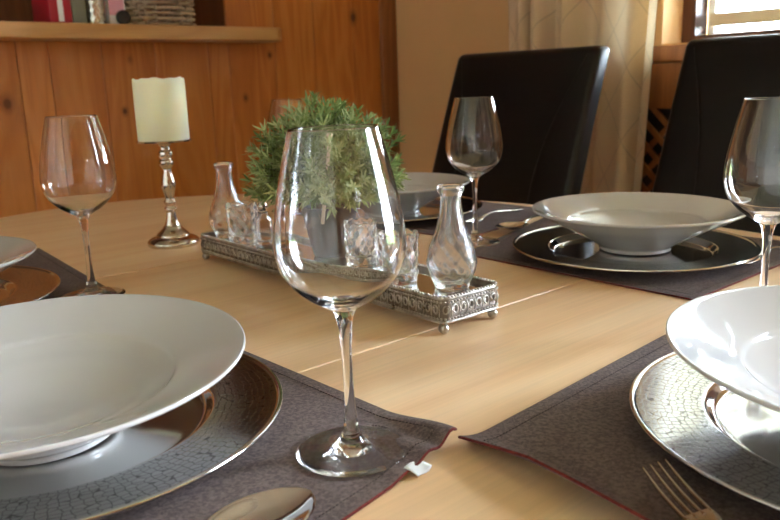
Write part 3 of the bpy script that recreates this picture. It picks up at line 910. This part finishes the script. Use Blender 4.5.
b = MB(); b.add([(x, y, .0298) for x, y in pts] + [(x, y, .0130) for x, y in pts], [tuple(range(n)), tuple(range(2 * n - 1, n - 1, -1))] + [(i, i + n, (i + 1) % n + n, (i + 1) % n) for i in range(n)])
b.build('tray_base', M['silver'], tr, smooth=False)
TS = TZ + .0340

def tri(x): x = x % 1.; return abs(2 * x - 1)
def make_bottle():
    r = empty('glass_bottle', (0, 0, 0))
    outer = prof([(.0165, .0004), (.0185, .002), (.0200, .007), (.0245, .018), (.0262, .027), (.0248, .038), (.0200, .052), (.0150, .066), (.0118, .080), (.0104, .092), (.0108, .098)], 6)
    lip = [(.0134, .1015), (.0142, .1045), (.0138, .1075), (.0122, .1085), (.0106, .1080)]
    inner = prof([(.0092, .100), (.0086, .092), (.0098, .080), (.0130, .066), (.0180, .052), (.0226, .038), (.0238, .027), (.0220, .016), (.0165, .0085), (.008, .0068), (0, .0065)], 6)
    def mod(rr, z, th):
        if rr > .0102 and z < .099:
            w = max(0., min(1, (z - .040) / .03))
            rib = math.cos(12 * th) * .0004 * w * max(0, min(1, (.099 - z) / .01))
            dm = (tri(10 * th / (2 * PI) + z * 55) + tri(10 * th / (2 * PI) - z * 55) - 1) * .0007 * (1 - w) * max(0, min(1, z / .006))
            return rr + rib + dm, z
        return rr, z
    def onlyouter(rr, z, th): return mod(rr, z, th)
    # one closed surface: outside, lip, inside
    N = 120; vb = MB()
    P = [(0, .0014), (.012, .0010)] + outer + lip
    vb.lathe(P, N, onlyouter)
    vb.lathe([lip[-1]] + inner, N)
    vb.build('body', M['crystal'], r)
    return r
def make_votive(h=.054, R=.0215):
    r = empty('crystal_tealight_glass', (0, 0, 0))
    def mod(rr, z, th):
        e = max(0, min(1, z / .004)) * max(0, min(1, (h - z) / .004))
        return rr + (tri(9 * th / (2 * PI) + z * 48) + tri(9 * th / (2 * PI) - z * 48) - 1) * .0018 * e, z + (.0012 * math.cos(9 * th) if z > h - .001 else 0)
    P = [(0, .0008), (R * .7, .0006), (R * .86, .0004)] + [(R * (.9 + .1 * i / 30), .001 + (h - .001) * i / 30) for i in range(31)]
    N = 108; b = MB(); b.lathe(P, N, mod)
    def modi(rr, z, th): return rr, z + (.0012 * math.cos(9 * th) if z > h - .001 else 0)
    b.lathe([(R, h), (R - .0018, h + .0008), (R - .0034, h - .0005)] + prof([(R - .0036, h - .004), (R - .0046, h * .5), (R - .0056, .014), (R - .010, .0095), (0, .009)], 5), N, modi)
    b.build('cup', M['crystal'], r)
    return r
def on_tray(o, x, y, label, cat, group=None, rz=0.):
    o.location = (x, y, TS); o.rotation_euler.z = rz; tag(o, label, cat, group)
b0 = make_bottle(); v0 = make_votive()
on_tray(b0, -.010, -.237, 'ribbed glass bottle at the near right end of the mirror tray', 'bottle', 'small glass bottles on the tray', .2)
on_tray(copy_tree(b0), -.0165, .207, 'glass bottle at the far left end of the tray near the candlestick', 'bottle', 'small glass bottles on the tray', .9)
on_tray(v0, -.031, -.178, 'crystal tealight glass next to the right bottle on the tray', 'tealight glass', 'crystal tealight glasses on the tray', .3)
on_tray(copy_tree(v0), -.007, -.089, 'crystal tealight glass behind the bowl of the nearest wine glass', 'tealight glass', 'crystal tealight glasses on the tray', .8)
on_tray(copy_tree(v0), -.022, .157, 'crystal tealight glass next to the left bottle on the tray', 'tealight glass', 'crystal tealight glasses on the tray', .1)
t = empty('stoppered_vial', (0, 0, 0))
b = MB(); b.lathe([(0, .001), (.0105, .0005), (.0122, .002), (.0122, .032), (.0115, .036), (.0070, .040), (.0066, .044), (.0074, .0455), (.0056, .0455), (.0050, .042), (.0060, .037), (.0098, .033), (.0102, .008), (.007, .005), (0, .0045)], 40); b.build('vial', M['crystal'], t)
b = MB(); b.ball((0, 0, .0530), .0072, 20, 12); b.build('ball_stopper', M['steel'], t)['label'] = 'shiny round stopper'
on_tray(t, -.013, .117, 'small glass vial with round stopper at the left of the potted herb', 'vial')

# ------------------------------------------------------------------ potted herb
pc = (.001, -.013)
t = empty('potted_herb', (*pc, TS), 0, 'bushy green potted herb in a dark pot on the mirror tray', 'plant')
b = MB(); b.lathe([(0, 0), (.022, 0), (.024, .002), (.0375, .055), (.0395, .060), (.0395, .066), (.0375, .067), (.036, .062), (.035, .056), (0, .055)], 56); b.build('pot', M['pot'], t, deg=40)
b = MB(); b.lathe([(.0355, .056), (.02, .060), (0, .062)], 32, lambda r, z, th: (r, z + .001 * math.sin(th * 7))); b.build('soil', M['soil'], t)
rnd = random.Random(12)
lv = MB(); tw = MB()
def leaf(p, d, up, L, w, a):
    d = d.normalized(); s = d.cross(up)
    if s.length < 1e-4: s = d.cross(Vector((1, 0, 0)))
    s.normalize(); nn = s.cross(d).normalized()
    curl = rnd.uniform(-.15, .35)
    m1 = p + d * L * .4 + nn * L * .06; m2 = p + d * L * .78 - nn * L * curl * .15; tip = p + d * L - nn * L * curl * .4
    lv.add([p, m1 - s * w, m1 + s * w, m2 - s * w * .7, m2 + s * w * .7, tip, m1 - nn * w * .35, m2 - nn * w * .25],
           [(0, 6, 1), (0, 2, 6), (1, 6, 7, 3), (6, 2, 4, 7), (3, 7, 5), (7, 4, 5)], a)
PCZ = .098
NS = 330
for i in range(NS):
    # directions over a dome, fuller above
    z = 1 - 1.45 * (i + .5) / NS; ph = i * 2.399963 + rnd.uniform(-.25, .25); rr = math.sqrt(max(0, 1 - z * z))
    d = Vector((rr * math.cos(ph), rr * math.sin(ph), z))
    ext = rnd.uniform(.72, 1.04)
    lump = 1 + .10 * mnoise.noise(d * 2.2 + Vector((3, 1, 5)))
    end = Vector((d.x * .091, d.y * .091, d.z * .093)) * ext * lump + Vector((0, 0, PCZ))
    zmin = .066 + .35 * max(0., math.hypot(end.x, end.y) - .045)
    if end.z < zmin: end.z = zmin + rnd.uniform(0, .02)
    start = Vector((rnd.uniform(-.02, .02), rnd.uniform(-.02, .02), .058))
    midp = start.lerp(end, .5) + Vector((rnd.uniform(-.012, .012), rnd.uniform(-.012, .012), .016))
    path = spline([start, midp, end], 5)
    if i % 3 == 0: tw.tube(path, .0006, 4)
    tone0 = rnd.uniform(.15, .85)
    out_d = (path[-1] - path[-3]).normalized()
    out_d = (out_d * .6 + d * .5 + Vector((0, 0, .25))).normalized()
    base = path[-1] - out_d * .030
    nwh = 5
    for k in range(nwh):
        q = base + out_d * (.030 * k / (nwh - 1)); a0 = k * 1.1 + rnd.random()
        sx = out_d.cross(Vector((.31, .77, .53))).normalized(); sy = out_d.cross(sx)
        nl = 5 if k < nwh - 1 else 6
        open_ = 1.25 - .16 * k
        for m in range(nl):
            an = a0 + m * 2 * PI / nl + rnd.uniform(-.25, .25); op = open_ + rnd.uniform(-.2, .2)
            ld = out_d * math.cos(op) + (sx * math.cos(an) + sy * math.sin(an)) * math.sin(op)
            leaf(q, ld, out_d, rnd.uniform(.010, .017) * (.85 + .08 * k), rnd.uniform(.0012, .0018), min(1, max(0, tone0 + .1 * (k - 2) + rnd.uniform(-.18, .18))))
lf = lv.build('foliage', M['leaf'], t, attr='tone'); lf['kind'] = 'stuff'
tw.build('twigs', M['twig'], t)['kind'] = 'stuff'
b = MB(); b.tube([(-.034, -.030, .050), (-.036, -.045, .10), (-.040, -.062, .155)], [.0024, .0024, .0022], 8); b.ball((-.040, -.062, .158), .0045, 10, 8)
b.build('pale_stick', M['stick'], t)['label'] = 'pale thin stick with a knobbed top'  # pale upright streak behind the nearest glass, built as a thin stick

# ------------------------------------------------------------------ leather chairs
def make_chair():
    r = empty('dining_chair', (0, 0, 0))
    def lean(x, y, z):
        k = max(0., z - .44); s = .30 * k + .06 * k * k
        wy = 1.015 - .06 * k
        bulge = -.012 * (1 - (y / .2245) ** 2) * math.sin(PI * min(1, max(0, (z - .44) / .62))) if x < 0 else 0
        return (x + s + bulge, y * wy, z)
    rbox('backrest', (.056, .449, .64), (0.03, 0, .742), .016, M['leather'], r, 4, lean, 6)
    rbox('seat', (.46, .45, .10), (-.205, 0, .435), .022, M['leather'], r, 4, None, 3)
    for sx, sy in ((-.40, .19), (-.40, -.19)):
        b = MB(); b.add([(sx - .02, sy - .02, .39), (sx + .02, sy - .02, .39), (sx + .02, sy + .02, .39), (sx - .02, sy + .02, .39), (sx - .014, sy - .014, 0), (sx + .014, sy - .014, 0), (sx + .014, sy + .014, 0), (sx - .014, sy + .014, 0)],
                        [(0, 1, 2, 3), (7, 6, 5, 4), (0, 4, 5, 1), (1, 5, 6, 2), (2, 6, 7, 3), (3, 7, 4, 0)]); b.build('leg', M['chair_leg'], r, smooth=False)
    for sy in (.19, -.19):
        b = MB(); xa, xb = .0, .07
        b.add([(xa - .02, sy - .02, .43), (xa + .02, sy - .02, .43), (xa + .02, sy + .02, .43), (xa - .02, sy + .02, .43), (xb - .014, sy - .014, 0), (xb + .014, sy - .014, 0), (xb + .014, sy + .014, 0), (xb - .014, sy + .014, 0)],
              [(0, 1, 2, 3), (7, 6, 5, 4), (0, 4, 5, 1), (1, 5, 6, 2), (2, 6, 7, 3), (3, 7, 4, 0)]); b.build('leg', M['chair_leg'], r, smooth=False)
    # curved seams on the front of the back
    for s in (1, -1):
        b = MB(); pts = []
        for i in range(25):
            u = i / 24; z = 1.045 - .56 * u; y = s * (.198 - .075 * math.sin(PI * u * .9))
            x, y2, z2 = lean(-.0012, y, z); pts.append((x + .0006, y2, z2))
        b.tube(pts, .0012, 6); b.build('seam', M['stitch'], r)
    return r
c0 = make_chair(); c1 = copy_tree(c0)
c0.location = (.765, .4605, 0); tag(c0, 'dark brown leather chair left of the curtain, behind the thin wine glass', 'chair', 'leather dining chairs')
c1.location = (.765, -.180, 0); tag(c1, 'dark brown leather chair below the window at the right edge', 'chair', 'leather dining chairs')

# ------------------------------------------------------------------ light: sky through the windows
w = bpy.data.worlds.new('overcast_sky'); sc.world = w; w.use_nodes = True
nt = w.node_tree; bg = nt.nodes['Background']
bg.inputs['Color'].default_value = (.78, .90, 1.08, 1); bg.inputs['Strength'].default_value = 8.
def portal(x, W, ry):
    d = bpy.data.lights.new('window_daylight', 'AREA'); d.shape = 'RECTANGLE'; d.size = W[3] - W[2]; d.size_y = W[1] - W[0]
    d.cycles.is_portal = True
    o = bpy.data.objects.new('window_daylight', d); COL.objects.link(o)
    o.location = (x, (W[0] + W[1]) / 2, (W[2] + W[3]) / 2); o.rotation_euler = (0, ry, 0)
portal(XW + .24, WIN, PI / 2); portal(XW + .24, WIN2, PI / 2); portal(XL - .14, WIN3, -PI / 2)

# ------------------------------------------------------------------ camera
p_, r_ = math.radians(12.85), math.radians(1.95)
f2 = Vector((.66275, .74884)); rt = Vector((.74884, -.66275, 0))
fw = Vector((f2.x * math.cos(p_), f2.y * math.cos(p_), -math.sin(p_)))
up = Vector((f2.x * math.sin(p_), f2.y * math.sin(p_), math.cos(p_)))
rc_ = rt * math.cos(r_) - up * math.sin(r_); uc_ = rt * math.sin(r_) + up * math.cos(r_)
cd = bpy.data.cameras.new('camera'); cam = bpy.data.objects.new('camera', cd); COL.objects.link(cam)
mw = Matrix((rc_, uc_, -fw)).transposed().to_4x4(); mw.translation = (-.58584, -.79020, TZ + .247)
cam.matrix_world = mw
cd.sensor_fit = 'HORIZONTAL'; cd.sensor_width = 36; cd.lens = 36; cd.clip_start = .02
cd.dof.use_dof = True; cd.dof.focus_distance = .68; cd.dof.aperture_fstop = 12
sc.camera = cam
sc.view_settings.view_transform = 'Standard'; sc.view_settings.look = 'None'; sc.view_settings.gamma = 1
sc.view_settings.use_curve_mapping = False; sc.view_settings.exposure = 3.25
cy = sc.cycles
cy.max_bounces = 32; cy.transmission_bounces = 32; cy.transparent_max_bounces = 20; cy.diffuse_bounces = 6; cy.glossy_bounces = 10
cy.caustics_refractive = True; cy.caustics_reflective = True; cy.blur_glossy = .5
cy.sample_clamp_indirect = 0.; cy.use_denoising = True
